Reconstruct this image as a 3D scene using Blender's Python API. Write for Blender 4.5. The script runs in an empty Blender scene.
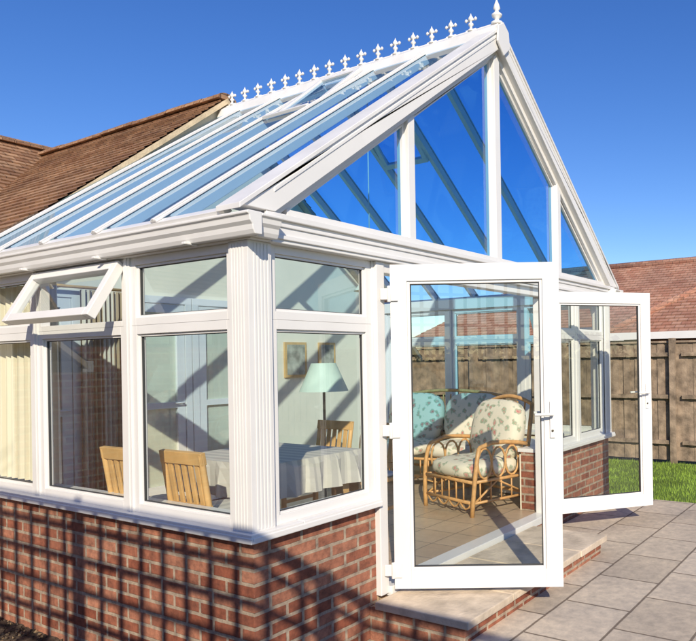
import bpy, math, random
from mathutils import Vector, Matrix
random.seed(7)
S=bpy.context.scene
S.view_settings.view_transform='Standard'; S.view_settings.look='None'; S.view_settings.exposure=0

# ------------------------------------------------------------ materials
def new_mat(n):
    m=bpy.data.materials.new(n); m.use_nodes=True
    nt=m.node_tree; nt.nodes.clear()
    return m,nt,nt.nodes,nt.links
def N(ns,t,**k):
    n=ns.new(t)
    for a,b in k.items():
        if a.startswith('i_'): n.inputs[a[2:].replace('_',' ')].default_value=b
        else: setattr(n,a,b)
    return n
def simple(n,col,rough=.5,var=.08,scale=6,bump=0,metal=0,coord='Object',bscale=None):
    m,nt,ns,ls=new_mat(n)
    o=N(ns,'ShaderNodeOutputMaterial'); p=N(ns,'ShaderNodeBsdfPrincipled')
    p.inputs['Roughness'].default_value=rough; p.inputs['Metallic'].default_value=metal
    tc=N(ns,'ShaderNodeTexCoord'); nz=N(ns,'ShaderNodeTexNoise'); nz.inputs['Scale'].default_value=scale; nz.inputs['Detail'].default_value=6
    ls.new(tc.outputs[coord],nz.inputs['Vector'])
    r=N(ns,'ShaderNodeValToRGB')
    r.color_ramp.elements[0].position=.3; r.color_ramp.elements[1].position=.7
    r.color_ramp.elements[0].color=(*[c*(1-var) for c in col],1)
    r.color_ramp.elements[1].color=(*[min(1,c*(1+var)) for c in col],1)
    ls.new(nz.outputs['Fac'],r.inputs['Fac']); ls.new(r.outputs['Color'],p.inputs['Base Color'])
    if bump:
        n2=N(ns,'ShaderNodeTexNoise'); n2.inputs['Scale'].default_value=bscale or scale*6; n2.inputs['Detail'].default_value=5
        ls.new(tc.outputs[coord],n2.inputs['Vector'])
        b=N(ns,'ShaderNodeBump'); b.inputs['Strength'].default_value=bump; b.inputs['Distance'].default_value=.01
        ls.new(n2.outputs['Fac'],b.inputs['Height']); ls.new(b.outputs['Normal'],p.inputs['Normal'])
    ls.new(p.outputs[0],o.inputs[0])
    return m
def bricky(n,c1,c2,mortar,bw,rh,ms,rough=.85,dirt=.35,bias=0,bumpd=.006,offset=.5,dark=(.5,.5,.5),smooth=.15):
    m,nt,ns,ls=new_mat(n)
    o=N(ns,'ShaderNodeOutputMaterial'); p=N(ns,'ShaderNodeBsdfPrincipled'); p.inputs['Roughness'].default_value=rough
    uv=N(ns,'ShaderNodeTexCoord')
    nw=N(ns,'ShaderNodeTexNoise'); nw.inputs['Scale'].default_value=9
    ls.new(uv.outputs['UV'],nw.inputs['Vector'])
    vm=N(ns,'ShaderNodeVectorMath',operation='SUBTRACT'); vm.inputs[1].default_value=(.5,.5,.5); ls.new(nw.outputs['Color'],vm.inputs[0])
    vs=N(ns,'ShaderNodeVectorMath',operation='SCALE'); vs.inputs['Scale'].default_value=.008; ls.new(vm.outputs[0],vs.inputs[0])
    va=N(ns,'ShaderNodeVectorMath',operation='ADD'); ls.new(uv.outputs['UV'],va.inputs[0]); ls.new(vs.outputs[0],va.inputs[1])
    b=N(ns,'ShaderNodeTexBrick'); b.offset=offset
    for k,v in (('Scale',1),('Mortar Size',ms),('Mortar Smooth',smooth),('Bias',bias),('Brick Width',bw),('Row Height',rh)): b.inputs[k].default_value=v
    b.inputs['Color1'].default_value=(*c1,1); b.inputs['Color2'].default_value=(*c2,1); b.inputs['Mortar'].default_value=(*mortar,1)
    ls.new(va.outputs[0],b.inputs['Vector'])
    nz=N(ns,'ShaderNodeTexNoise'); nz.inputs['Scale'].default_value=14; nz.inputs['Detail'].default_value=8; nz.inputs['Roughness'].default_value=.7
    ls.new(uv.outputs['UV'],nz.inputs['Vector'])
    rp=N(ns,'ShaderNodeValToRGB'); rp.color_ramp.elements[0].position=.3; rp.color_ramp.elements[1].position=.68
    rp.color_ramp.elements[0].color=(*dark,1); rp.color_ramp.elements[1].color=(1.15,1.12,1.08,1)
    ls.new(nz.outputs['Fac'],rp.inputs['Fac'])
    mx=N(ns,'ShaderNodeMix',data_type='RGBA',blend_type='MULTIPLY'); mx.inputs['Factor'].default_value=min(1,dirt*2)
    ls.new(b.outputs['Color'],mx.inputs[6]); ls.new(rp.outputs['Color'],mx.inputs[7])
    n2=N(ns,'ShaderNodeTexNoise'); n2.inputs['Scale'].default_value=1.3; n2.inputs['Detail'].default_value=4
    ls.new(uv.outputs['UV'],n2.inputs['Vector'])
    r2=N(ns,'ShaderNodeValToRGB'); r2.color_ramp.elements[0].position=.35; r2.color_ramp.elements[1].position=.65
    r2.color_ramp.elements[0].color=(.74,.74,.76,1); r2.color_ramp.elements[1].color=(1.05,1.03,1,1)
    ls.new(n2.outputs['Fac'],r2.inputs['Fac'])
    m2=N(ns,'ShaderNodeMix',data_type='RGBA',blend_type='MULTIPLY'); m2.inputs['Factor'].default_value=.8
    ls.new(mx.outputs[2],m2.inputs[6]); ls.new(r2.outputs['Color'],m2.inputs[7])
    ls.new(m2.outputs[2],p.inputs['Base Color'])
    sb=N(ns,'ShaderNodeMath',operation='MULTIPLY'); sb.inputs[1].default_value=-1; ls.new(b.outputs['Fac'],sb.inputs[0])
    ad=N(ns,'ShaderNodeMath',operation='MULTIPLY_ADD'); ad.inputs[1].default_value=.5; ls.new(nz.outputs['Fac'],ad.inputs[0]); ls.new(sb.outputs[0],ad.inputs[2])
    bp=N(ns,'ShaderNodeBump'); bp.inputs['Strength'].default_value=.8; bp.inputs['Distance'].default_value=bumpd
    ls.new(ad.outputs[0],bp.inputs['Height']); ls.new(bp.outputs['Normal'],p.inputs['Normal'])
    ls.new(p.outputs[0],o.inputs[0])
    return m
def glass(n,tint,base=.05,gl=(1,1,1),edge=.9):
    m,nt,ns,ls=new_mat(n)
    o=N(ns,'ShaderNodeOutputMaterial'); t=N(ns,'ShaderNodeBsdfTransparent'); t.inputs[0].default_value=(*tint,1)
    g=N(ns,'ShaderNodeBsdfGlossy'); g.inputs['Roughness'].default_value=.0; g.inputs[0].default_value=(*gl,1)
    ge=N(ns,'ShaderNodeNewGeometry'); d=N(ns,'ShaderNodeVectorMath',operation='DOT_PRODUCT')
    ls.new(ge.outputs['Incoming'],d.inputs[0]); ls.new(ge.outputs['Normal'],d.inputs[1])
    a=N(ns,'ShaderNodeMath',operation='ABSOLUTE'); ls.new(d.outputs['Value'],a.inputs[0])
    s=N(ns,'ShaderNodeMath',operation='SUBTRACT'); s.inputs[0].default_value=1; ls.new(a.outputs[0],s.inputs[1])
    pw=N(ns,'ShaderNodeMath',operation='POWER'); pw.inputs[1].default_value=5; ls.new(s.outputs[0],pw.inputs[0])
    ma=N(ns,'ShaderNodeMath',operation='MULTIPLY_ADD'); ma.inputs[1].default_value=edge; ma.inputs[2].default_value=base; ls.new(pw.outputs[0],ma.inputs[0])
    mx=N(ns,'ShaderNodeMixShader'); ls.new(ma.outputs[0],mx.inputs[0]); ls.new(t.outputs[0],mx.inputs[1]); ls.new(g.outputs[0],mx.inputs[2])
    ls.new(mx.outputs[0],o.inputs[0])
    return m
def floral(n):
    m,nt,ns,ls=new_mat(n)
    o=N(ns,'ShaderNodeOutputMaterial'); p=N(ns,'ShaderNodeBsdfPrincipled'); p.inputs['Roughness'].default_value=.9
    tc=N(ns,'ShaderNodeTexCoord'); v=N(ns,'ShaderNodeTexVoronoi'); v.inputs['Scale'].default_value=13
    nz=N(ns,'ShaderNodeTexNoise'); nz.inputs['Scale'].default_value=22; nz.inputs['Detail'].default_value=4
    ls.new(tc.outputs['Object'],v.inputs['Vector']); ls.new(tc.outputs['Object'],nz.inputs['Vector'])
    r=N(ns,'ShaderNodeValToRGB'); e=r.color_ramp.elements; e[0].position=.12; e[0].color=(.50,.20,.16,1); e[1].position=.58; e[1].color=(.74,.68,.54,1)
    x=e.new(.30); x.color=(.6,.38,.32,1); x=e.new(.38); x.color=(.30,.38,.24,1); x=e.new(.48); x.color=(.50,.52,.40,1)
    ad=N(ns,'ShaderNodeMath',operation='MULTIPLY_ADD'); ad.inputs[1].default_value=1.1
    ls.new(nz.outputs['Fac'],ad.inputs[0]); ls.new(v.outputs['Distance'],ad.inputs[2])
    sb=N(ns,'ShaderNodeMath',operation='SUBTRACT'); sb.inputs[1].default_value=.42; ls.new(ad.outputs[0],sb.inputs[0])
    ls.new(sb.outputs[0],r.inputs['Fac']); ls.new(r.outputs['Color'],p.inputs['Base Color']); ls.new(p.outputs[0],o.inputs[0])
    return m
def stripes(n,c1,c2,sc,axis='X'):
    m,nt,ns,ls=new_mat(n)
    o=N(ns,'ShaderNodeOutputMaterial'); p=N(ns,'ShaderNodeBsdfPrincipled'); p.inputs['Roughness'].default_value=.9
    tc=N(ns,'ShaderNodeTexCoord'); w=N(ns,'ShaderNodeTexWave'); w.bands_direction=axis; w.inputs['Scale'].default_value=sc; w.inputs['Distortion'].default_value=.6
    ls.new(tc.outputs['Object'],w.inputs['Vector'])
    r=N(ns,'ShaderNodeValToRGB'); r.color_ramp.elements[0].color=(*c1,1); r.color_ramp.elements[1].color=(*c2,1)
    r.color_ramp.elements[0].position=.35; r.color_ramp.elements[1].position=.6
    ls.new(w.outputs['Fac'],r.inputs['Fac']); ls.new(r.outputs['Color'],p.inputs['Base Color']); ls.new(p.outputs[0],o.inputs[0])
    return m

UPVC=simple('white_upvc',(.79,.77,.735),.3,.035,3)
UPVC2=simple('white_upvc_cap',(.75,.73,.70),.4,.08,5)
BRICK=bricky('red_brick',(.31,.09,.047),(.56,.255,.155),(.52,.42,.31),.225,.075,.0105,dark=(.36,.34,.36),dirt=.5)
TILE=bricky('clay_roof_tiles',(.29,.145,.075),(.50,.30,.17),(.08,.05,.035),.165,.10,.004,dark=(.5,.5,.5),dirt=.45)
TILER=bricky('red_roof_tiles',(.44,.20,.13),(.58,.33,.23),(.20,.12,.08),.22,.10,.006,dark=(.6,.6,.6),dirt=.35)
SLAB=bricky('paving_slabs',(.58,.49,.375),(.72,.62,.49),(.24,.19,.14),.6,.45,.008,rough=.9,dirt=.4,bumpd=.008,dark=(.6,.6,.62))
FLOOR=bricky('beige_floor_tiles',(.56,.41,.27),(.62,.47,.32),(.34,.27,.2),.33,.33,.006,rough=.35,offset=0,dirt=.12,bumpd=.002)
CLEAR=glass('clear_glass',(.92,.95,.92),.075)
BLUEG=glass('blue_tinted_glass',(.27,.64,.88),.06)
ROOFG=glass('blue_roof_glass',(.60,.79,.94),.05,edge=.5)
CREAM=simple('cream_render',(.86,.77,.60),.9,.05,2,.2)
LEAD=simple('grey_gasket',(.05,.05,.05),.6)
WOODL=simple('pale_wood',(.66,.40,.16),.5,.15,8)
CANE=simple('rattan_cane',(.62,.34,.13),.45,.2,20)
FLOR=floral('floral_fabric')
CLOTH=stripes('tablecloth_fabric',(.66,.63,.56),(.52,.50,.46),3)
CURT=stripes('striped_curtain',(.42,.30,.18),(.66,.58,.46),9)
CURT2=stripes('cream_curtain',(.74,.66,.50),(.82,.75,.60),9,'Y')
SHADE=simple('lamp_shade_fabric',(.70,.76,.58),.9)
PANEL=simple('door_panel_cream',(.76,.73,.62),.6,.06,2)
BRASS=simple('dark_metal',(.12,.1,.07),.35,.1,5,metal=.7)
MORT=simple('verge_mortar',(.62,.50,.33),.95,.2,8,.5)
FENCE=simple('weathered_fence_wood',(.29,.215,.15),.9,.5,7,.6)
TRELW=simple('trellis_wood',(.3,.2,.12),.9,.2,8,.3)
SOIL=simple('soil',(.085,.058,.038),.98,.6,14,1.0,bscale=60)
GROUND=simple('ground_soil_grass',(.07,.09,.03),.98,.4,1.5,.5)
GRASS=simple('lawn_grass',(.12,.19,.025),.9,.35,3,.6,bscale=80)
BLADE=simple('grass_blades',(.24,.36,.04),.7,.4,3)
HEDG=simple('reflection_hedge_foliage',(.045,.075,.02),.9,.5,5)
STEPM=simple('step_slab_stone',(.62,.51,.38),.9,.28,6,.6)
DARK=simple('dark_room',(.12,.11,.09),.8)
PICT=simple('picture_print',(.4,.38,.3),.7,.5,9)
COB=simple('litter',(.28,.19,.10),.9,.5,30)

# ------------------------------------------------------------ builder
class B:
    def __init__(s): s.v=[];s.f=[];s.m=[];s.mi=[];s.uv=[];s.sm=[]
    def mat(s,m):
        if m not in s.m: s.m.append(m)
        return s.m.index(m)
    def face(s,pts,mat,uv=None,M=None,smooth=False):
        pts=[Vector(p) for p in pts]
        if M: pts=[M@p for p in pts]
        i=len(s.v); s.v+=pts; s.f.append(tuple(range(i,i+len(pts)))); s.mi.append(s.mat(mat)); s.uv.append(uv); s.sm.append(smooth)
    def mesh(s,vs,fs,mat,M=None,smooth=False):
        i=len(s.v); vs=[Vector(p) for p in vs]
        if M: vs=[M@p for p in vs]
        s.v+=vs; k=s.mat(mat)
        for f in fs: s.f.append(tuple(i+j for j in f)); s.mi.append(k); s.uv.append(None); s.sm.append(smooth)
    def box(s,lo,hi,mat,M=None):
        x0,y0,z0=lo;x1,y1,z1=hi
        s.mesh([(x0,y0,z0),(x1,y0,z0),(x1,y1,z0),(x0,y1,z0),(x0,y0,z1),(x1,y0,z1),(x1,y1,z1),(x0,y1,z1)],
          [(0,3,2,1),(4,5,6,7),(0,1,5,4),(1,2,6,5),(2,3,7,6),(3,0,4,7)],mat,M)
    def prism(s,poly,a0,a1,mat,axis='y',M=None):
        def P(p,a): return {'y':(p[0],a,p[1]),'x':(a,p[0],p[1]),'z':(p[0],p[1],a)}[axis]
        n=len(poly); vs=[P(p,a0) for p in poly]+[P(p,a1) for p in poly]
        fs=[tuple(range(n)),tuple(range(2*n-1,n-1,-1))]+[(i,i+n,(i+1)%n+n,(i+1)%n) for i in range(n)]
        s.mesh(vs,fs,mat,M)
    def tube(s,pts,r,mat,n=8,M=None,closed=False,caps=True):
        pts=[Vector(p) for p in pts]; L=len(pts); rs=r if isinstance(r,(list,tuple)) else [r]*L
        vs=[];pu=None
        for i,p in enumerate(pts):
            a=pts[i-1] if (i>0 or closed) else p; b=pts[(i+1)%L] if (i<L-1 or closed) else p
            t=(b-a).normalized()
            if pu is None: u=t.orthogonal().normalized()
            else: u=(pu-t*pu.dot(t)).normalized()
            pu=u; w=t.cross(u)
            for k in range(n):
                an=2*math.pi*k/n; vs.append(p+(u*math.cos(an)+w*math.sin(an))*rs[i])
        fs=[]
        for i in range(L if closed else L-1):
            j=(i+1)%L
            for k in range(n): fs.append((i*n+k,i*n+(k+1)%n,j*n+(k+1)%n,j*n+k))
        if caps and not closed: fs+= [tuple(range(n-1,-1,-1)),tuple((L-1)*n+k for k in range(n))]
        s.mesh(vs,fs,mat,M,True)
    def lathe(s,prof,mat,M=None,n=12):
        vs=[];fs=[]
        for r,z in prof:
            for k in range(n): a=2*math.pi*k/n; vs.append((r*math.cos(a),r*math.sin(a),z))
        for i in range(len(prof)-1):
            for k in range(n): fs.append((i*n+k,i*n+(k+1)%n,(i+1)*n+(k+1)%n,(i+1)*n+k))
        fs.append(tuple(range(n-1,-1,-1))); fs.append(tuple((len(prof)-1)*n+k for k in range(n)))
        s.mesh(vs,fs,mat,M,True)
    def cushion(s,c,h,mat,M=None,e=.45,n=20):
        def sp(w,m): return math.copysign(abs(w)**m,w)
        vs=[];fs=[]; k=n//2
        for i in range(k+1):
            la=-math.pi/2+math.pi*i/k
            for j in range(n):
                lo=2*math.pi*j/n; cl=sp(math.cos(la),e)
                vs.append((c[0]+h[0]*cl*sp(math.cos(lo),e),c[1]+h[1]*cl*sp(math.sin(lo),e),c[2]+h[2]*sp(math.sin(la),e*1.3)))
        for i in range(k):
            for j in range(n): fs.append((i*n+j,i*n+(j+1)%n,(i+1)*n+(j+1)%n,(i+1)*n+j))
        s.mesh(vs,fs,mat,M,True)
    def make(s,name,parent=None,bevel=0,loc=None,rotz=0):
        me=bpy.data.meshes.new(name); me.from_pydata([tuple(p) for p in s.v],[],s.f)
        for m in s.m: me.materials.append(m)
        uvl=me.uv_layers.new(name='UVMap')
        for p in me.polygons:
            p.material_index=s.mi[p.index]; p.use_smooth=s.sm[p.index]
        me.update()
        for p in me.polygons:
            u=s.uv[p.index]; n=p.normal
            for k,li in enumerate(p.loop_indices):
                if u: uvl.data[li].uv=u[k]; continue
                c=me.vertices[me.loops[li].vertex_index].co
                if abs(n.x)>=abs(n.y) and abs(n.x)>=abs(n.z): q=(c.y,c.z)
                elif abs(n.y)>=abs(n.z): q=(c.x,c.z)
                else: q=(c.x,c.y)
                uvl.data[li].uv=q
        o=bpy.data.objects.new(name,me); S.collection.objects.link(o)
        if parent: o.parent=parent
        if loc: o.location=loc
        o.rotation_euler[2]=rotz
        if bevel:
            md=o.modifiers.new('bevel','BEVEL'); md.width=bevel; md.segments=2; md.limit_method='ANGLE'; md.angle_limit=.7
            md.harden_normals=False
        return o
def empty(n):
    e=bpy.data.objects.new(n,None); S.collection.objects.link(e); return e
def T(x,y,z): return Matrix.Translation((x,y,z))
def RZ(a): return Matrix.Rotation(a,4,'Z')
def RX(a): return Matrix.Rotation(a,4,'X')
def RY(a): return Matrix.Rotation(a,4,'Y')

# ------------------------------------------------------------ dimensions
W=4.954; L=3.36; P=1.064; ZS=.544; ZE=2.068; ZG=2.21; XC=W/2; K=(4.13-2.21)/(XC+.12)
top=lambda x: 4.13-K*abs(x-XC)
GZ=-.18; GL=-.35
con=empty('conservatory')
# --- dwarf walls
b=B()
b.box((.01,.01,-.7),(.26,L,ZS),BRICK)
b.box((.2601,.011,-.7),(.955,.26,ZS),BRICK)
b.box((3.33,.011,-.7),(W-.2601,.26,ZS),BRICK)
b.box((W-.26,.01,-.7),(W-.01,L,ZS),BRICK)
b.make('dwarf_brick_wall',con)
b=B()
b.box((.262,.262,0),(.275,L-.01,ZS-.02),CREAM); b.box((W-.275,.262,0),(W-.262,L-.01,ZS-.02),CREAM)
b.box((.276,.262,0),(.955,.275,ZS-.02),CREAM); b.box((3.33,.262,0),(W-.276,.275,ZS-.02),CREAM)
b.make('inner_wall_lining',con)
b=B()
b.box((.262,.2605,-.12),(W-.262,L,0),FLOOR); b.box((.956,.02,-.12),(3.329,.2604,-.0),FLOOR); b.make('tiled_floor',con)

# --- sills
b=B()
def sillpiece(x0,y0,x1,y1): b.box((x0,y0,ZS),(x1,y1,ZS+.035),UPVC)
sillpiece(-.05,-.05,.30,L)
sillpiece(.301,-.05,.95,.30); sillpiece(3.335,-.05,W-.301,.30); sillpiece(W-.30,-.05,W+.05,L)
b.box((-.056,-.056,ZS-.012),(-.046,L,ZS+.02),UPVC); b.box((-.045,-.056,ZS-.012),(.95,-.046,ZS+.02),UPVC)
b.box((3.335,-.056,ZS-.012),(W+.05,-.046,ZS+.02),UPVC)
b.make('window_sill',con,.005)

F=B(); G=B(); GK=B()
def frame_panel(M,u0,u1,z0,z1,open_=False,fw=.05):
    F.box((u0,.004,z0),(u0+fw,.062,z1),UPVC,M); F.box((u1-fw,.004,z0),(u1,.062,z1),UPVC,M)
    F.box((u0+fw,.004,z0),(u1-fw,.062,z0+fw),UPVC,M); F.box((u0+fw,.004,z1-fw),(u1-fw,.062,z1),UPVC,M)
    c=fw; d=.014
    F.box((u0+c,.018,z0+c),(u0+c+d,.05,z1-c),UPVC,M); F.box((u1-c-d,.018,z0+c),(u1-c,.05,z1-c),UPVC,M)
    F.box((u0+c+d,.018,z0+c),(u1-c-d,.05,z0+c+d),UPVC,M); F.box((u0+c+d,.018,z1-c-d),(u1-c-d,.05,z1-c),UPVC,M)
    e=c+d
    g=.004
    for q in ((u0+e,z0+e,u0+e+g,z1-e),(u1-e-g,z0+e,u1-e,z1-e),(u0+e+g,z0+e,u1-e-g,z0+e+g),(u0+e+g,z1-e-g,u1-e-g,z1-e)):
        GK.box((q[0],.026,q[1]),(q[2],.04,q[3]),LEAD,M)
    G.face([(u0+e,.033,z0+e),(u1-e,.033,z0+e),(u1-e,.033,z1-e),(u0+e,.033,z1-e)],CLEAR,None,M)
ZB=ZS+.035; ZT=1.68
ML=Matrix(((0,1,0,0),(1,0,0,0),(0,0,1,0),(0,0,0,1)))
MF=Matrix.Identity(4)
MR=Matrix(((0,-1,0,W),(1,0,0,0),(0,0,1,0),(0,0,0,1)))
def post(M,u,w=.06,z0=ZB,z1=ZE):
    F.box((u-w/2,-.006,z0),(u+w/2,.075,z1),UPVC,M)
    F.box((u-.008,-.011,z0),(u+.008,-.006,z1),UPVC,M)
def wall_run(M,us,skip=()):
    for i in range(len(us)-1):
        a,c=us[i],us[i+1]
        frame_panel(M,a,c,ZB,ZT-.01)
        if i in skip:
            for q in ((a,ZT-.009,a+.035,ZE),(c-.035,ZT-.009,c,ZE),(a+.035,ZT-.009,c-.035,ZT+.025),(a+.035,ZE-.035,c-.035,ZE)):
                F.box((q[0],.004,q[1]),(q[2],.062,q[3]),UPVC,M)
        else: frame_panel(M,a,c,ZT-.009,ZE,fw=.045)
CP=.13
def run(M,edges,skip=()):
    for i in range(len(edges)-1):
        a=edges[i]+(.03 if i>0 else 0); c=edges[i+1]-.03
        wall_run(M,[a,c],(0,) if i in skip else ())
        if i>0: post(M,edges[i])
    post(M,edges[-1])
run(ML,[CP,P,2*P,3*P],skip=(1,))
run(MR,[CP,P,2*P,3*P],skip=(0,))
run(MF,[CP,.965])
run(MF,[3.345-.0,4.1,W-CP+.03])
for cx,sx in ((0,1),(W,-1)):
    x0,x1=sorted((cx-sx*.02,cx+sx*CP))
    F.box((x0,-.02,ZB),(x1,CP,ZE),UPVC)
    for k in range(5):
        o=.022+k*.022
        xa=cx+sx*(o-.008); xb=xa+sx*.014
        F.box((min(xa,xb),-.0232,ZB+.01),(max(xa,xb),-.0199,ZE-.01),UPVC)
        xa=cx-sx*.0232; xb=cx-sx*.0199
        F.box((min(xa,xb),o-.008,ZB+.01),(max(xa,xb),o+.006,ZE-.01),UPVC)
F.make('window_frames',con,.003); G.make('window_glass',con); GK.make('window_gaskets',con)

def toplight(name,M,ang,w,h):
    F=B()
    f=.055
    F.box((0,-.02,-h),(f,.035,0),UPVC); F.box((w-f,-.02,-h),(w,.035,0),UPVC)
    F.box((f,-.02,-h),(w-f,.035,-h+f),UPVC); F.box((f,-.02,-f),(w-f,.035,0),UPVC)
    F.box((w/2-.05,.035,-h+.02),(w/2+.05,.05,-h+.04),UPVC)
    F.face([(f,.01,-h+f),(w-f,.01,-h+f),(w-f,.01,-f),(f,.01,-f)],CLEAR)
    o=F.make(name,con,.004); o.matrix_local=M@RX(ang); return o
toplight('opening_top_light',T(-.012,2*P-.035,ZE-.02)@RZ(-math.pi/2),math.radians(-30),P-.07,.375)
toplight('opening_top_light.001',T(W+.012,CP+.035,ZE-.012)@RZ(math.pi/2),math.radians(-30),.86,.375)

# --- eaves, fascia, gutter
b=B()
b.box((-.035,-.06,ZE),(.10,L,ZG-.01),UPVC); b.box((W-.10,-.06,ZE),(W+.035,L,ZG-.01),UPVC)
b.box((.101,-.06,ZE),(W-.101,.09,ZG),UPVC)
for k,(z0,z1,d) in enumerate(((ZE+.02,ZE+.045,.012),(ZE+.085,ZE+.105,.01),(ZG-.022,ZG+.01,.022))):
    b.box((.05,-.06-d,z0),(W+.03,-.0602,z1),UPVC)
def gut(sx,cx):
    pr=[(0,0),(.045,-.002),(.056,.02),(.06,.045),(.074,.062),(.078,.088),(.09,.095),(.09,.108),(.078,.111),(0,.111)]
    poly=[(cx-sx*(.0352+p[0]),ZE+.008+p[1]) for p in pr]
    b.prism(poly,-.15,L,UPVC)
    xa,xb=sorted((cx-sx*.0352,cx+sx*.10))
    poly=[(-.0602-p[0],ZE+.008+p[1]) for p in pr]
    b.prism(poly,xa+.0001,xb,UPVC,axis='x')
gut(1,0); gut(-1,W)
for y in (.35,1.2,2.05,2.9):
    b.box((-.115,y,ZE+.0),(-.036,y+.03,ZE+.014),UPVC)
b.make('eaves_beam_and_gutter',con,.004)

# --- gable front
b=B(); g=B()
def slopeboard(dz0,dz1,y0,y1,mat,xe=-.12,zclip=None,builder=None):
    B_=builder or b
    for s in (1,-1):
        def X(x): return x if s==1 else W-x
        xl=xe
        pts=[(X(xl),top(xl)+dz1),(X(XC),top(XC)+dz1),(X(XC),top(XC)+dz0)]
        zl=top(xl)+dz0
        if zclip is not None and zl<zclip:
            xi=XC-(top(XC)+dz0-zclip)/K
            pts+=[(X(xi),zclip),(X(xl),zclip)]
        else: pts+=[(X(xl),zl)]
        B_.prism(pts,y0,y1,mat)
slopeboard(-.155,.0,-.085,.05,UPVC,zclip=ZG+.012)
slopeboard(-.05,-.025,-.0905,-.083,UPVC,xe=.1,zclip=ZG+.012)
slopeboard(-.205,-.153,-.03,.045,UPVC,xe=.12,zclip=ZG+.012)
slopeboard(-.235,-.203,.0,.04,UPVC,xe=.2,zclip=ZG+.05)
b.box((.22,-.045,ZG+.0005),(W-.22,.055,ZG+.05),UPVC)
M_=1.155
for mx in (XC-M_,XC,XC+M_):
    w=.035 if mx!=XC else .042
    zt=lambda x: top(x)-.2
    if mx==XC: poly=[(mx-w,ZG+.05),(mx+w,ZG+.05),(mx+w,zt(mx+w)),(mx,zt(mx)),(mx-w,zt(mx-w))]
    else: poly=[(mx-w,ZG+.05),(mx+w,ZG+.05),(mx+w,zt(mx+w)),(mx-w,zt(mx-w))]
    b.prism(poly,-.04,.058,UPVC)
    poly=[(p[0]+(-.016 if p[0]<mx else .016 if p[0]>mx else 0),p[1]) for p in poly]
    b.prism([(p[0],p[1]+(0 if i<2 else -.012)) for i,p in enumerate(poly)],-.003,.047,UPVC)
b.make('gable_frame',con,.003)
b=B(); slopeboard(-.006,.022,-.097,.085,UPVC2,xe=-.125); b.make('gable_verge_cap',con,.003)
g.face([(.2,.02,ZG+.03),(W-.2,.02,ZG+.03),(XC,.02,top(XC)-.2)],BLUEG)
g.make('gable_glass',con)
b=B(); b.prism([(XC-.10,3.99),(XC,3.90),(XC+.10,3.99),(XC+.085,4.12),(XC,4.175),(XC-.085,4.12)],-.115,-.0975,UPVC); b.make('apex_cover_plate',con,.006)

# --- roof glazing
b=B(); g=B()
SL=math.hypot(1,K)
ang=math.atan(K)
def roof_M(s,y=0):
    if s==1: return T(-.11,y,top(-.11)-.01)@RY(-ang)
    return T(W+.11,y,top(-.11)-.01)@RZ(math.pi)@RY(-ang)
LEN=(XC+.11)*SL
for s in (1,-1):
    for y in (.62,1.2,1.8,2.4,3.0):
        M=roof_M(s,y)
        b.box((0,-.026,.003),(LEN-.05,.026,.017),UPVC2,M)
        b.box((0,-.012,.0172),(LEN-.05,.012,.025),UPVC,M)
        b.box((.1,-.022,-.075),(LEN-.05,.022,-.003),UPVC,M)
    M=roof_M(s,0)
    y0,y1=(.05,L) if s==1 else (-L,-.05)
    g.face([(.02,y0,0),(LEN-.04,y0,0),(LEN-.04,y1,0),(.02,y1,0)],ROOFG,None,M)
    b.box((0,y0,-.03),(.05,y1,.002),UPVC,M)
    va,vb=(1.25,1.75) if s==1 else (-1.77,-1.22)
    VM=M@T(LEN-.18,0,.03)@RY(math.radians(-5 if s==1 else -9))
    for q in ((-.85,va,-.80,vb),(-.05,va,0,vb),(-.80,va,-.05,va+.05),(-.80,vb-.05,-.05,vb)):
        b.box((q[0],q[1],.0),(q[2],q[3],.035),UPVC,VM)
    g.face([(-.8,va+.05,.02),(-.05,va+.05,.02),(-.05,vb-.05,.02),(-.8,vb-.05,.02)],ROOFG,None,VM)
    b.box((LEN-1.06,va-.01,.003),(LEN-1.02,vb+.01,.03),UPVC,M)
b.make('roof_glazing_bars',con,.003); g.make('roof_glass',con)
b=B()
b.prism([(XC-.11,4.03),(XC-.075,4.13),(XC-.03,4.165),(XC+.03,4.165),(XC+.075,4.13),(XC+.11,4.03)],-.08,L-.02,UPVC2)
b.box((XC-.012,-.08,4.16),(XC+.012,L-.03,4.185),UPVC)
b.make('ridge_capping',con,.004)
b=B()
prof=[(.028,0),(.028,.008),(.012,.018),(.011,.038),(.024,.05),(.024,.058),(.011,.068),(.010,.084),(.026,.096),(.02,.112),(.008,.13),(.001,.15)]
for k in range(1,17):
    M=T(XC,k*.2015,4.182)
    b.lathe(prof,UPVC,M,8)
    b.box((-.006,-.046,.086),(.006,.046,.098),UPVC,M); b.box((-.006,-.05,.0),(.006,.05,.014),UPVC,M)
    for s in (-1,1): b.lathe([(.002,-.014),(.013,-.005),(.014,.007),(.002,.02)],UPVC,M@T(0,s*.046,.092),6)
prof=[(.05,0),(.05,.02),(.022,.035),(.018,.05),(.04,.07),(.045,.085),(.02,.105),(.015,.118),(.03,.135),(.022,.165),(.008,.2),(.001,.225)]
b.lathe(prof,UPVC,T(XC,-.05,4.165),14)
b.make('ridge_cresting',con)

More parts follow.
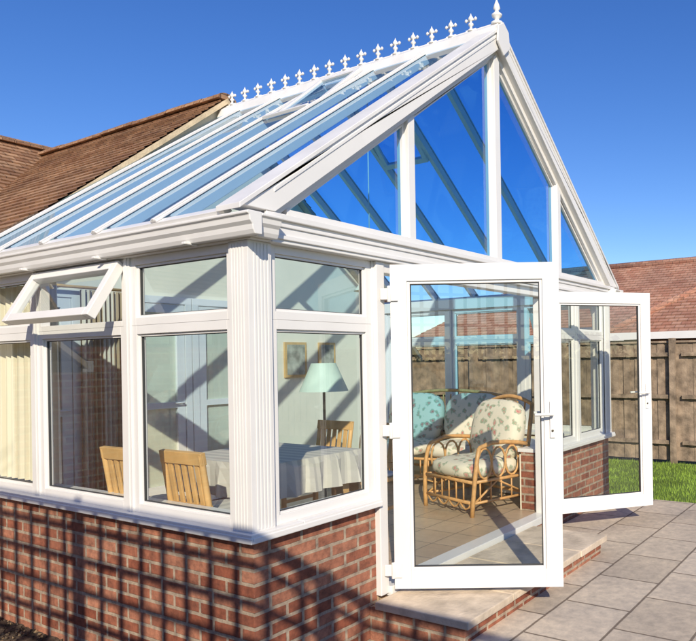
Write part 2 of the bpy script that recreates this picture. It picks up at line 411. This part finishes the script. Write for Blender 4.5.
# --- door frame & threshold
b=B()
b.box((.951,-.03,-.04),(1.028,.08,ZE),UPVC); b.box((3.275,-.03,-.04),(3.332,.08,ZE),UPVC)
b.box((1.029,-.02,2.0),(3.274,.075,ZE),UPVC)
b.box((1.029,-.05,-.06),(3.274,.085,.004),UPVC)
b.box((.93,.09,0),(.955,.26,ZS-.002),UPVC)
b.make('door_frame',con,.005)
def leaf(name,hx,ang,handle_side):
    F=B(); l=1.063; h=2.045; f=.105; t=.03
    for q in ((0,0,f,h),(l-f,0,l,h),(f,0,l-f,f+.01),(f,h-f,l-f,h)):
        F.box((q[0],-t,q[1]),(q[2],t,q[3]),UPVC)
    for q in ((f,f+.01,f+.018,h-f),(l-f-.018,f+.01,l-f,h-f),(f+.018,f+.01,l-f-.018,f+.028),(f+.018,h-f-.018,l-f-.018,h-f)):
        F.box((q[0],-t+.012,q[1]),(q[2],t-.012,q[3]),UPVC)
    e=f+.018
    for q in ((e,e+.01,e+.005,h-e),(l-e-.005,e+.01,l-e,h-e),(e+.005,e+.01,l-e-.005,e+.015),(e+.005,h-e-.005,l-e-.005,h-e)):
        F.box((q[0],-t+.016,q[1]),(q[2],t-.016,q[3]),LEAD)
    F.box((.018,t+.0,.015),(.024,t+.004,h-.015),LEAD); F.box((l-.024,t,.015),(l-.018,t+.004,h-.015),LEAD)
    F.box((.024,t,h-.021),(l-.024,t+.004,h-.015),LEAD); F.box((.024,t,.015),(l-.024,t+.004,.021),LEAD)
    F.face([(e,0,e+.01),(l-e,0,e+.01),(l-e,0,h-e),(e,0,h-e)],CLEAR)
    for z in (.12,1.0,1.86):
        F.tube([(-.005,-t-.012,z-.05),(-.005,-t-.012,z+.05)],.012,UPVC)
        F.box((.0,-t-.014,z-.045),(.05,-t-.0005,z+.045),UPVC); F.box((-.06,-t-.012,z-.035),(-.012,-t+.004,z+.035),UPVC)
    for s in (1,-1):
        y=s*t
        F.box((l-.07,min(y,y+s*.012),.94),(l-.038,max(y,y+s*.012),1.17),UPVC)
        F.tube([(l-.054,y+s*.008,1.09),(l-.054,y+s*.05,1.09),(l-.075,y+s*.056,1.09),(l-.165,y+s*.05,1.088)],.010,UPVC)
        F.tube([(l-.054,y+s*.011,.985),(l-.054,y+s*.018,.985)],.008,BRASS)
    o=F.make(name,con,.004); o.location=(hx,-.075,.0); o.rotation_euler[2]=ang; return o
leaf('french_door_leaf',1.035,math.atan2(-.864,.504),1)
leaf('french_door_leaf.001',3.275,math.atan2(-.643,.766),1)

b=B()
b.box((.88,-.70,-.6),(2.93,.008,-.085),BRICK)
b.box((2.931,-.05,-.6),(3.33,.008,-.061),BRICK)
for i in range(4):
    x=.85+i*.528
    b.box((x,-.74+random.uniform(-.004,.004),-.084),(x+.521,-.06,-.035+random.uniform(-.002,.002)),STEPM)
b.make('doorstep',None,.006)

# ------------------------------------------------------------ house behind
house=empty('brick_house')
def tile_slope(b,p0,p1,p2,p3,mat,gauge=.1,th=.014):
    p0,p1,p2,p3=map(Vector,(p0,p1,p2,p3)); h=((p3-p0).length+(p2-p1).length)/2; n=max(2,int(h/gauge))
    nr=(p1-p0).cross(p3-p0).normalized()
    ud=(p1-p0).normalized(); org=p0
    for i in range(n):
        a=i/n; c=(i+1)/n
        A=p0.lerp(p3,a); Bq=p1.lerp(p2,a); C=p1.lerp(p2,c); D=p0.lerp(p3,c)
        tt=th*random.uniform(.75,1.3)
        A2=A+nr*tt; B2=Bq+nr*tt
        uf=lambda q: (q-org).dot(ud)
        v0=i*.1; v1=v0+.1
        b.face([A2,B2,C,D],mat,[(uf(A2),v0),(uf(B2),v0),(uf(C),v1),(uf(D),v1)])
        b.face([A,Bq,B2,A2],mat,[(uf(A),v0+.01),(uf(Bq),v0+.01),(uf(B2),v0+.02),(uf(A2),v0+.02)])
HR=4.28; KH=.83; xe=-.9
hz=lambda x: HR-KH*abs(x-XC)
b=B()
y0=L+.02; y1=7.4
tile_slope(b,(xe,y1,hz(xe)),(xe,y0-.08,hz(xe)),(XC,y0-.08,HR),(XC,y1,HR),TILE)
xr=2*XC-xe
tile_slope(b,(xr,y0-.08,hz(xe)),(xr,y1,hz(xe)),(XC,y1,HR),(XC,y0-.08,HR),TILE)
yc=7.2; zc=4.40
tile_slope(b,(-9,yc-2.9,zc-.75*2.9),(XC,yc-2.9,zc-.75*2.9),(XC+0,yc,zc),(-9,yc,zc),TILE)
tile_slope(b,(7,yc+3.4,zc-.75*3.4),(-9,yc+3.4,zc-.75*3.4),(-9,yc,zc),(7,yc,zc),TILE)
tile_slope(b,(XC,yc-2.9,zc-.75*2.9),(7,yc-2.9,zc-.75*2.9),(7,yc,zc),(XC,yc,zc),TILE)
b.make('tiled_roof',house)
b=B()
y=y0-.08
while y<yc-.2:
    pts=[(.12*math.cos(a),.075*math.sin(a)) for a in [math.pi*k/8 for k in range(9)]]
    dz=random.uniform(-.006,.006)
    b.prism([(p[0]+XC,p[1]+HR-.03+dz) for p in pts],y,y+.31,TILE); y+=.318
x=-9
while x<7:
    b.prism([(yc+.12*math.cos(math.pi*k/8),zc-.03+.08*math.sin(math.pi*k/8)) for k in range(9)],x,x+.31,TILE,axis='x'); x+=.318
b.make('ridge_tiles',house,.004)
b=B()
b.prism([(xe,hz(xe)-.07),(XC,HR-.07),(XC,HR-.012),(xe,hz(xe)-.012)],y0-.085,y0-.0,MORT)
b.prism([(W-xe,hz(xe)-.07),(XC,HR-.07),(XC,HR-.012),(W-xe,hz(xe)-.012)],y0-.085,y0-.0,MORT)
b.prism([(-.35,-.6),(W+.35,-.6),(W+.35,hz(-.35)-.075),(XC,HR-.075),(-.35,hz(-.35)-.075)],y0+.001,y0+.2,CREAM)
b.make('gable_wall',house)
b=B()
b.box((-.35,y0+.201,-.6),(-.1,11,2.0),BRICK); b.box((W+.1,y0+.201,-.6),(W+.35,11,2.0),BRICK)
b.box((-8.5,yc-2.4,-.6),(-.351,yc-2.2,2.3),BRICK); b.box((-9,yc+3.0,-.6),(7,yc+3.2,2.1),BRICK)
b.prism([(yc-2.4,-.6),(yc+3,-.6),(yc+3,2.1),(yc,zc-.1),(yc-2.4,2.4)],-8.8,-8.55,BRICK,axis='x')
b.prism([(yc-2.4,-.6),(yc+3,-.6),(yc+3,2.1),(yc,zc-.1),(yc-2.4,2.4)],6.6,6.8,BRICK,axis='x')
b.make('house_walls',house)
b=B(); b.box((-9,yc-3.0,2.12),(-.9,yc-2.9,2.23),UPVC); b.box((-1.0,y0,hz(xe)-.1),(-.9,yc-3.01,hz(xe)+.0),UPVC); b.make('house_gutter',house,.004)

def back_door(name,x0,x1,pane,z1=2.03):
    F=B(); yb=L+.018
    fw=.07
    F.box((x0-fw,yb-.05,0),(x0,yb-.0,z1+fw),UPVC); F.box((x1,yb-.05,0),(x1+fw,yb,z1+fw),UPVC); F.box((x0,yb-.05,z1),(x1,yb,z1+fw),UPVC)
    f=.09
    F.box((x0+.005,yb-.04,0.01),(x0+f,yb-.005,z1),UPVC); F.box((x1-f,yb-.04,0.01),(x1-.005,yb-.005,z1),UPVC)
    F.box((x0+f,yb-.04,.01),(x1-f,yb-.005,.25),UPVC); F.box((x0+f,yb-.04,z1-f),(x1-f,yb-.005,z1),UPVC); F.box((x0+f,yb-.04,1.0),(x1-f,yb-.005,1.06),UPVC)
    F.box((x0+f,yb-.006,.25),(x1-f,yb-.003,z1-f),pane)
    F.face([(x0+f,yb-.02,.25),(x1-f,yb-.02,.25),(x1-f,yb-.02,z1-f),(x0+f,yb-.02,z1-f)],CLEAR)
    F.tube([(x1-.045,yb-.05,1.05),(x1-.045,yb-.08,1.05),(x1-.14,yb-.08,1.05)],.009,UPVC)
    F.make(name,house,.003)
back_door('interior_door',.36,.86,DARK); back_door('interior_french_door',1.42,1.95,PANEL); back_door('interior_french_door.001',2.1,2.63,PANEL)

# ------------------------------------------------------------ furniture
def dining_chair(name,loc,rot):
    b=B(); w=.42; d=.42
    for x in (-w/2,w/2-.035):
        b.box((x,-d/2,0),(x+.035,-d/2+.035,.44),WOODL)
        b.tube([(x+.018,d/2-.02,0),(x+.018,d/2-.02,.45),(x+.018,d/2+.05,.88)],.02,WOODL,8)
    b.box((-w/2-.01,-d/2-.01,.44),(w/2+.01,d/2,.47),WOODL)
    b.cushion((0,0,.485),(.19,.19,.025),CLOTH)
    b.box((-w/2+.02,-d/2+.005,.38),(w/2-.02,-d/2+.03,.438),WOODL)
    M=T(0,d/2-.02,.46)@RX(math.radians(-9.2))
    b.box((-w/2,-.018,.36),(w/2,.018,.44),WOODL,M); b.box((-w/2,-.014,.06),(w/2,.014,.1),WOODL,M)
    for k in range(5):
        x=-w/2+.055+k*.067; b.box((x,-.008,.1),(x+.04,.008,.36),WOODL,M)
    for z in (.2,): b.box((-w/2+.01,-d/2+.036,z),(-w/2+.03,d/2-.03,z+.03),WOODL); b.box((w/2-.03,-d/2+.036,z),(w/2-.01,d/2-.03,z+.03),WOODL)
    b.make(name,None,.004,loc,rot)
dining_chair('dining_chair',(.57,1.03,0),math.radians(90))
dining_chair('dining_chair',(.50,1.58,0),math.radians(90))
dining_chair('dining_chair',(2.0,1.0,0),math.radians(-90))
dining_chair('dining_chair',(2.0,1.6,0),math.radians(-90))
b=B()
b.box((.82,.85,.70),(1.72,1.85,.74),WOODL)
for x in (.87,1.6):
    for y in (.9,1.73): b.box((x,y,0),(x+.07,y+.07,.70),WOODL)
n=64
def rect(t,o):
    x0,x1,y0,y1=.80-o,1.74+o,.83-o,1.87+o; p=t*4
    s=int(p)%4; f=p-int(p)
    return ((x0+(x1-x0)*f,y0),(x1,y0+(y1-y0)*f),(x1-(x1-x0)*f,y1),(x0,y1-(y1-y0)*f))[s]
vs=[];fs=[]
for r,(z,o) in enumerate(((.745,0),(.70,.012),(.6,.02),(.5,.025))):
    for k in range(n):
        x,y=rect(k/n,o+(math.sin(k*1.9)*.012*r)); vs.append((x,y,z))
for r in range(3):
    for k in range(n): fs.append((r*n+k,r*n+(k+1)%n,(r+1)*n+(k+1)%n,(r+1)*n+k))
fs.append(tuple(range(n)))
b.mesh(vs,fs,CLOTH,None,False)
b.make('dining_table')
def shade(b,r0,z0,r1,z1,M=None,n=24):
    vs=[];fs=[]
    for r,z in ((r0,z0),(r1,z1)):
        for k in range(n): a=2*math.pi*k/n; vs.append((r*math.cos(a),r*math.sin(a),z))
    for k in range(n): fs.append((k,(k+1)%n,n+(k+1)%n,n+k))
    b.mesh(vs,fs,SHADE,M,True)
b=B()
b.lathe([(.14,0),(.14,.02),(.03,.035),(.014,.06),(.014,1.2),(.02,1.22)],BRASS,None,16)
shade(b,.24,1.14,.12,1.42)
b.make('floor_lamp',None,0,(2.62,2.1,0))
b=B()
b.tube([(0,0,.16),(0,0,1.9)],.006,UPVC2,6); shade(b,.15,0,.05,.13); b.lathe([(.05,.125),(.055,.14),(.02,.18)],UPVC,None,12)
b.make('pendant_lamp',None,0,(XC,1.35,2.08))
for i,(x,z,w,h) in enumerate(((3.43,1.46,.34,.42),(3.95,1.5,.28,.34))):
    b=B(); yb=L+.019
    b.box((x-w/2,yb-.025,z-h/2),(x+w/2,yb,z+h/2),WOODL); b.box((x-w/2+.03,yb-.028,z-h/2+.03),(x+w/2-.03,yb-.0255,z+h/2-.03),PICT)
    b.make('framed_picture',None,.003)
b=B(); n=60; vs=[];fs=[]
for r,z in enumerate((.03,1.0,2.1)):
    for k in range(n+1):
        vs.append((.90+.36*k/n,L-.09+.035*math.sin(k*.9)*(1-.2*r),z))
for r in range(2):
    for k in range(n): fs.append((r*(n+1)+k,r*(n+1)+k+1,(r+1)*(n+1)+k+1,(r+1)*(n+1)+k))
b.mesh(vs,fs,CURT,None,True); b.tube([(.3,L-.09,2.12),(1.4,L-.09,2.12)],.014,WOODL)
b.make('striped_curtain')
# curtain drawn across the far left window
b=B(); n=110; vs=[];fs=[]
for r,z in enumerate((.62,1.3,2.03)):
    for k in range(n+1):
        vs.append((.16+.028*math.sin(k*.62+.5*math.sin(k*.17))*(1-.25*r),2*P+.05+(P-.1)*k/n,z))
for r in range(2):
    for k in range(n): fs.append((r*(n+1)+k,r*(n+1)+k+1,(r+1)*(n+1)+k+1,(r+1)*(n+1)+k))
b.mesh(vs,fs,CURT2,None,True); b.tube([(.16,2*P,2.045),(.16,3*P,2.045)],.012,UPVC2)
b.make('cream_window_curtain')

def armchair(name,loc,rot,seats=1):
    b=B(); r=.021
    w=.36 if seats==1 else .78
    for sx in (-1,1):
        x=sx*w
        pts=[(x,-.36,0)]+[(x+sx*.03*math.sin(t*math.pi),-.36+.10*(1-math.cos(t*math.pi/2)),.62*math.sin(t*math.pi/2)) for t in [k/8 for k in range(1,9)]]
        pts+=[(x,-.12,.655),(x,.05,.65),(x,.22,.63),(x,.36,.60)]
        b.tube(pts,r,CANE)
        b.tube([(x,.36,0),(x*1.0,.36,.6),(x*.92,.45,.98)],r,CANE)
        for q in range(3):
            c=-.2+.17*q
            b.tube([(x,c+.085*math.cos(a),.47+.14*math.sin(a)) for a in [2*math.pi*k/14 for k in range(14)]],.011,CANE,6,closed=True)
        b.tube([(x,-.34,.31),(x,.36,.31)],.016,CANE); b.tube([(x,-.34,.12),(x,.36,.12)],.013,CANE)
        b.tube([(x,-.33,.12),(x,-.05,.30),(x,.34,.12)],.011,CANE,6)
        for q in range(5): b.tube([(x,-.26+q*.13,.12),(x,-.26+q*.13,.31)],.008,CANE,6)
    nb=12
    b.tube([(-w*.92,.45,.98)]+[(-w*.92+2*w*.92*k/nb,.46,.98+.07*math.sin(math.pi*k/nb)) for k in range(1,nb)]+[(w*.92,.45,.98)],r,CANE)
    for z in (.12,.31):
        b.tube([(-w,-.345,z),(w,-.345,z)],.016,CANE); b.tube([(-w,.36,z),(w,.36,z)],.016,CANE)
    m=max(2,int(2*w/.11))
    for k in range(1,m):
        x=-w*.92+2*w*.92*k/m; b.tube([(x,.37,.3),(x,.46,1.0)],.009,CANE,6)
        b.tube([(x,-.345,.12),(x,-.345,.31)],.008,CANE,6)
    b.tube([(-w+.02+(2*w-.04)*k/16,-.35,.115-.06*abs(math.sin(k*math.pi/4))) for k in range(17)],.009,CANE,6)
    sw=w*2/seats
    for i in range(seats):
        cx=-w+sw*(i+.5)
        b.cushion((cx,-.02,.40),(sw/2-.02,.37,.09),FLOR,None,.5)
        b.cushion((0,0,0),(sw/2-.015,.12,.31),FLOR,T(cx,.28,.72)@RX(math.radians(-14)),.55)
    b.make(name,None,0,loc,rot)
armchair('wicker_armchair',(3.3,.74,0),math.radians(-108))
armchair('wicker_sofa',(4.2,1.9,0),math.radians(-82),2)
b=B()
b.box((-.2,-.2,.02),(.2,.2,.52),UPVC); b.box((-.23,-.23,.52),(.23,.23,.55),UPVC); b.box((-.205,-.17,.08),(-.2001,.17,.48),UPVC2)
b.lathe([(.012,0),(.016,.012),(.01,.02)],BRASS,T(-.206,0,.3)@RY(-math.pi/2),10)
b.make('white_side_cabinet',None,.006,(4.05,.60,0),math.radians(-10))

# ------------------------------------------------------------ ground, patio, lawn, fence
b=B(); b.face([(-400,-400,-.40),(400,-400,-.40),(400,400,-.40),(-400,400,-.40)],GROUND); b.make('ground')
b=B()
from mathutils import noise as mn
def gr(b,x0,x1,y0,y1,n,m,z,amp,mat):
    vs=[]
    for j in range(m+1):
        for i in range(n+1):
            x=x0+(x1-x0)*i/n; y=y0+(y1-y0)*j/m
            vs.append((x,y,z+amp*(mn.noise(Vector((x*9,y*9,0)))+.6*mn.noise(Vector((x*25,y*25,3))))))
    fs=[(j*(n+1)+i,j*(n+1)+i+1,(j+1)*(n+1)+i+1,(j+1)*(n+1)+i) for j in range(m) for i in range(n)]
    b.mesh(vs,fs,mat,None,True)
gr(b,-3,.3,-1.5,4.2,130,220,GL,.02,SOIL)
gr(b,.29,.90,-1.5,.3,18,60,GL,.02,SOIL)
for i in range(5200):
    x=random.uniform(-1.3,.0); y=random.uniform(.2,3.6); s=random.uniform(.004,.017)
    M=T(x,y,GL+s*.3)@Matrix.Rotation(random.random()*6,4,Vector((random.random(),random.random(),random.random()+.1)).normalized())
    b.mesh([(s,0,0),(-s,0,0),(0,s,0),(0,-s*.7,0),(0,0,s*.8),(0,0,-s*.6)],[(0,2,4),(2,1,4),(1,3,4),(3,0,4),(2,0,5),(1,2,5),(3,1,5),(0,3,5)],random.choice((SOIL,SOIL,COB)),M)
b.make('soil_bed')
b=B(); b.box((.90,-9,-.5),(5.15,.009,GZ),SLAB); b.box((W+.0,.0091,-.5),(5.15,.9,GZ-.003),SLAB); b.make('patio')
b=B(); gr(b,5.155,8.0,-12,12,40,200,GZ-.035,.012,GRASS)
for i in range(42000):
    x=random.uniform(5.16,7.95); y=random.uniform(-5,4.5); h=random.uniform(.018,.05); a=random.random()*6.28; l=random.uniform(-.02,.02)
    c,s=math.cos(a)*.003,math.sin(a)*.003; z=GZ-.035
    b.mesh([(x-c,y-s,z),(x+c,y+s,z),(x+l,y+l*.5,z+h)],[(0,1,2)],BLADE)
b.make('lawn')
b=B()
FX=8.05
y=-9
while y<13:
    w=.105; dx=random.uniform(-.004,.004)
    b.box((FX+dx+(.012 if int(y*10)%2 else 0),y,GZ),(FX+dx+.018,y+w,GZ+1.8+random.uniform(-.006,.006)),FENCE); y+=.092
yy=-9
while yy<13:
    b.box((FX-.09,yy,-.35),(FX-.0101,yy+.09,GZ+1.88),FENCE)
    for z in (.25,.95,1.6): b.box((FX-.055,yy+.091,GZ+z),(FX-.0102,yy+1.73,GZ+z+.06),FENCE)
    yy+=1.82
b.box((FX-.03,-9,GZ+1.81),(FX+.05,13,GZ+1.84),FENCE)
b.make('wooden_fence')

nb_=empty('neighbouring_bungalow')
b=B()
rx=19.2; rz=4.35; exx=15.2; ez=2.0; ya,yb=-9,11
def TS(*p): tile_slope(b,*p,TILER,gauge=.2,th=.02)
TS((exx,yb,ez),(exx,ya,ez),(rx,ya+3,rz),(rx,yb-3,rz))
TS((2*rx-exx,ya,ez),(2*rx-exx,yb,ez),(rx,yb-3,rz),(rx,ya+3,rz))
TS((exx,ya,ez),(2*rx-exx,ya,ez),(rx,ya+3,rz),(rx,ya+3,rz))
TS((2*rx-exx,yb,ez),(exx,yb,ez),(rx,yb-3,rz),(rx,yb-3,rz))
px,py,hw=12.6,1.1,1.9
TS((px,py+hw,1.95),(px,py-hw,1.95),(px+2.0,py,3.15),(px+2.0,py,3.15))
TS((px,py-hw,1.95),(px+5,py-hw,1.95),(px+5,py,3.15),(px+2.0,py,3.15))
TS((px+5,py+hw,1.95),(px,py+hw,1.95),(px+2.0,py,3.15),(px+5,py,3.15))
b.make('red_tiled_roof',nb_)
b=B()
b.tube([(rx,ya+3,rz+.03),(rx,yb-3,rz+.03)],.12,TILER,8); b.tube([(exx,ya,ez+.05),(rx,ya+3,rz+.03)],.1,TILER,8)
b.tube([(px,py-hw,2.0),(px+2,py,3.18)],.09,TILER,8); b.tube([(px,py+hw,2.0),(px+2,py,3.18)],.09,TILER,8)
b.make('roof_hip_tiles',nb_)
b=B()
b.box((exx+.4,ya+.4,-.4),(2*rx-exx-.4,yb-.4,1.95),BRICK); b.box((px+.3,py-hw+.3,-.4),(exx+.39,py+hw-.3,1.9),BRICK)
b.make('bungalow_walls',nb_)
b=B(); b.box((exx-.06,ya,ez-.16),(exx+.0,yb,ez+.02),UPVC); b.box((px-.06,py-hw,1.80),(px,py+hw,1.96),UPVC); b.box((px,py-hw-.05,1.8),(px+2.5,py-hw,1.96),UPVC)
b.make('fascia_boards',nb_)

b=B(); tx=-2.95; ty0,ty1=-5.2,3.2; tz=2.60
y=ty0
while y<ty1: b.box((tx,y,-.38),(tx+.018,y+.042,tz),TRELW); y+=.21
z=-.1
while z<tz: b.box((tx+.019,ty0,z-.038),(tx+.036,ty1,z),TRELW); z+=.2
b.box((tx-.02,ty0,tz),(tx+.05,ty1,tz+.045),TRELW)
for y in (ty0,-3.1,-1,1.1,ty1): b.box((tx-.075,y,-.4),(tx-.001,y+.075,tz+.1),TRELW)
b.make('garden_trellis')

b=B()  # unseen hedge behind camera, added so window panes reflect dark near the horizon
for i in range(9000):
    if i%2: x=random.uniform(-16,14); y=-13+random.gauss(0,.5)
    else: x=-12+random.gauss(0,.5); y=random.uniform(-14,12)
    z=-.4+random.random()**.7*(2.0+.5*math.sin(x*1.3+y*.9)); s=random.uniform(.08,.2)
    M=T(x,y,z)@Matrix.Rotation(random.random()*6,4,Vector((random.random()-.5,random.random()-.5,random.random()-.5)).normalized())
    b.mesh([(-s,0,0),(0,-s*.5,0),(s,0,0),(0,s*.5,0)],[(0,1,2,3)],HEDG,M)
b.box((-16,-13.3,-.4),(14,-12.7,1.3),HEDG); b.box((-12.3,-12.6,-.4),(-11.7,12,1.3),HEDG)
b.make('added_reflection_hedge')

# ------------------------------------------------------------ light
hv=Vector((.7507,.6606)); el=math.radians(28)
d=Vector((hv.x*math.cos(el),hv.y*math.cos(el),-math.sin(el)))
sl=bpy.data.lights.new('sun','SUN'); sl.energy=5.0; sl.angle=math.radians(.5); sl.color=(1,.90,.74)
so=bpy.data.objects.new('sun',sl); S.collection.objects.link(so); so.rotation_euler=d.to_track_quat('-Z','Y').to_euler()
w=bpy.data.worlds.new('World'); S.world=w; w.use_nodes=True; ns=w.node_tree.nodes; ls=w.node_tree.links; ns.clear()
o=ns.new('ShaderNodeOutputWorld'); bg=ns.new('ShaderNodeBackground'); sk=ns.new('ShaderNodeTexSky')
sk.sky_type='NISHITA'; sk.sun_disc=False; sk.sun_elevation=el; sk.sun_rotation=math.atan2(-hv.x,-hv.y)%(2*math.pi)
sk.air_density=1.0; sk.dust_density=.2; sk.ozone_density=4.0
hs=ns.new('ShaderNodeHueSaturation'); hs.inputs['Saturation'].default_value=1.24; hs.inputs['Value'].default_value=1.05; hs.inputs['Hue'].default_value=.516
ls.new(sk.outputs[0],hs.inputs['Color']); ls.new(hs.outputs[0],bg.inputs[0]); bg.inputs[1].default_value=.14; ls.new(bg.outputs[0],o.inputs[0])

# ------------------------------------------------------------ camera
cd=bpy.data.cameras.new('camera'); co=bpy.data.objects.new('camera',cd); S.collection.objects.link(co); S.camera=co
cd.sensor_width=36; cd.sensor_fit='HORIZONTAL'; cd.lens=36*679.57/696
cd.shift_x=-145.6/696; cd.shift_y=37.5/696; cd.clip_end=2000; cd.clip_start=.05
yaw=.5386; roll=-.0165; pitch=-.0012
fw=Vector((math.cos(yaw)*math.cos(pitch),math.sin(yaw)*math.cos(pitch),math.sin(pitch)))
rt=Vector((math.sin(yaw),-math.cos(yaw),0)); up=rt.cross(fw)
c,s=math.cos(roll),math.sin(roll); rt,up=rt*c+up*s,up*c-rt*s
co.matrix_world=Matrix(((rt.x,up.x,-fw.x,-2.336),(rt.y,up.y,-fw.y,-2.8414),(rt.z,up.z,-fw.z,1.4513),(0,0,0,1)))
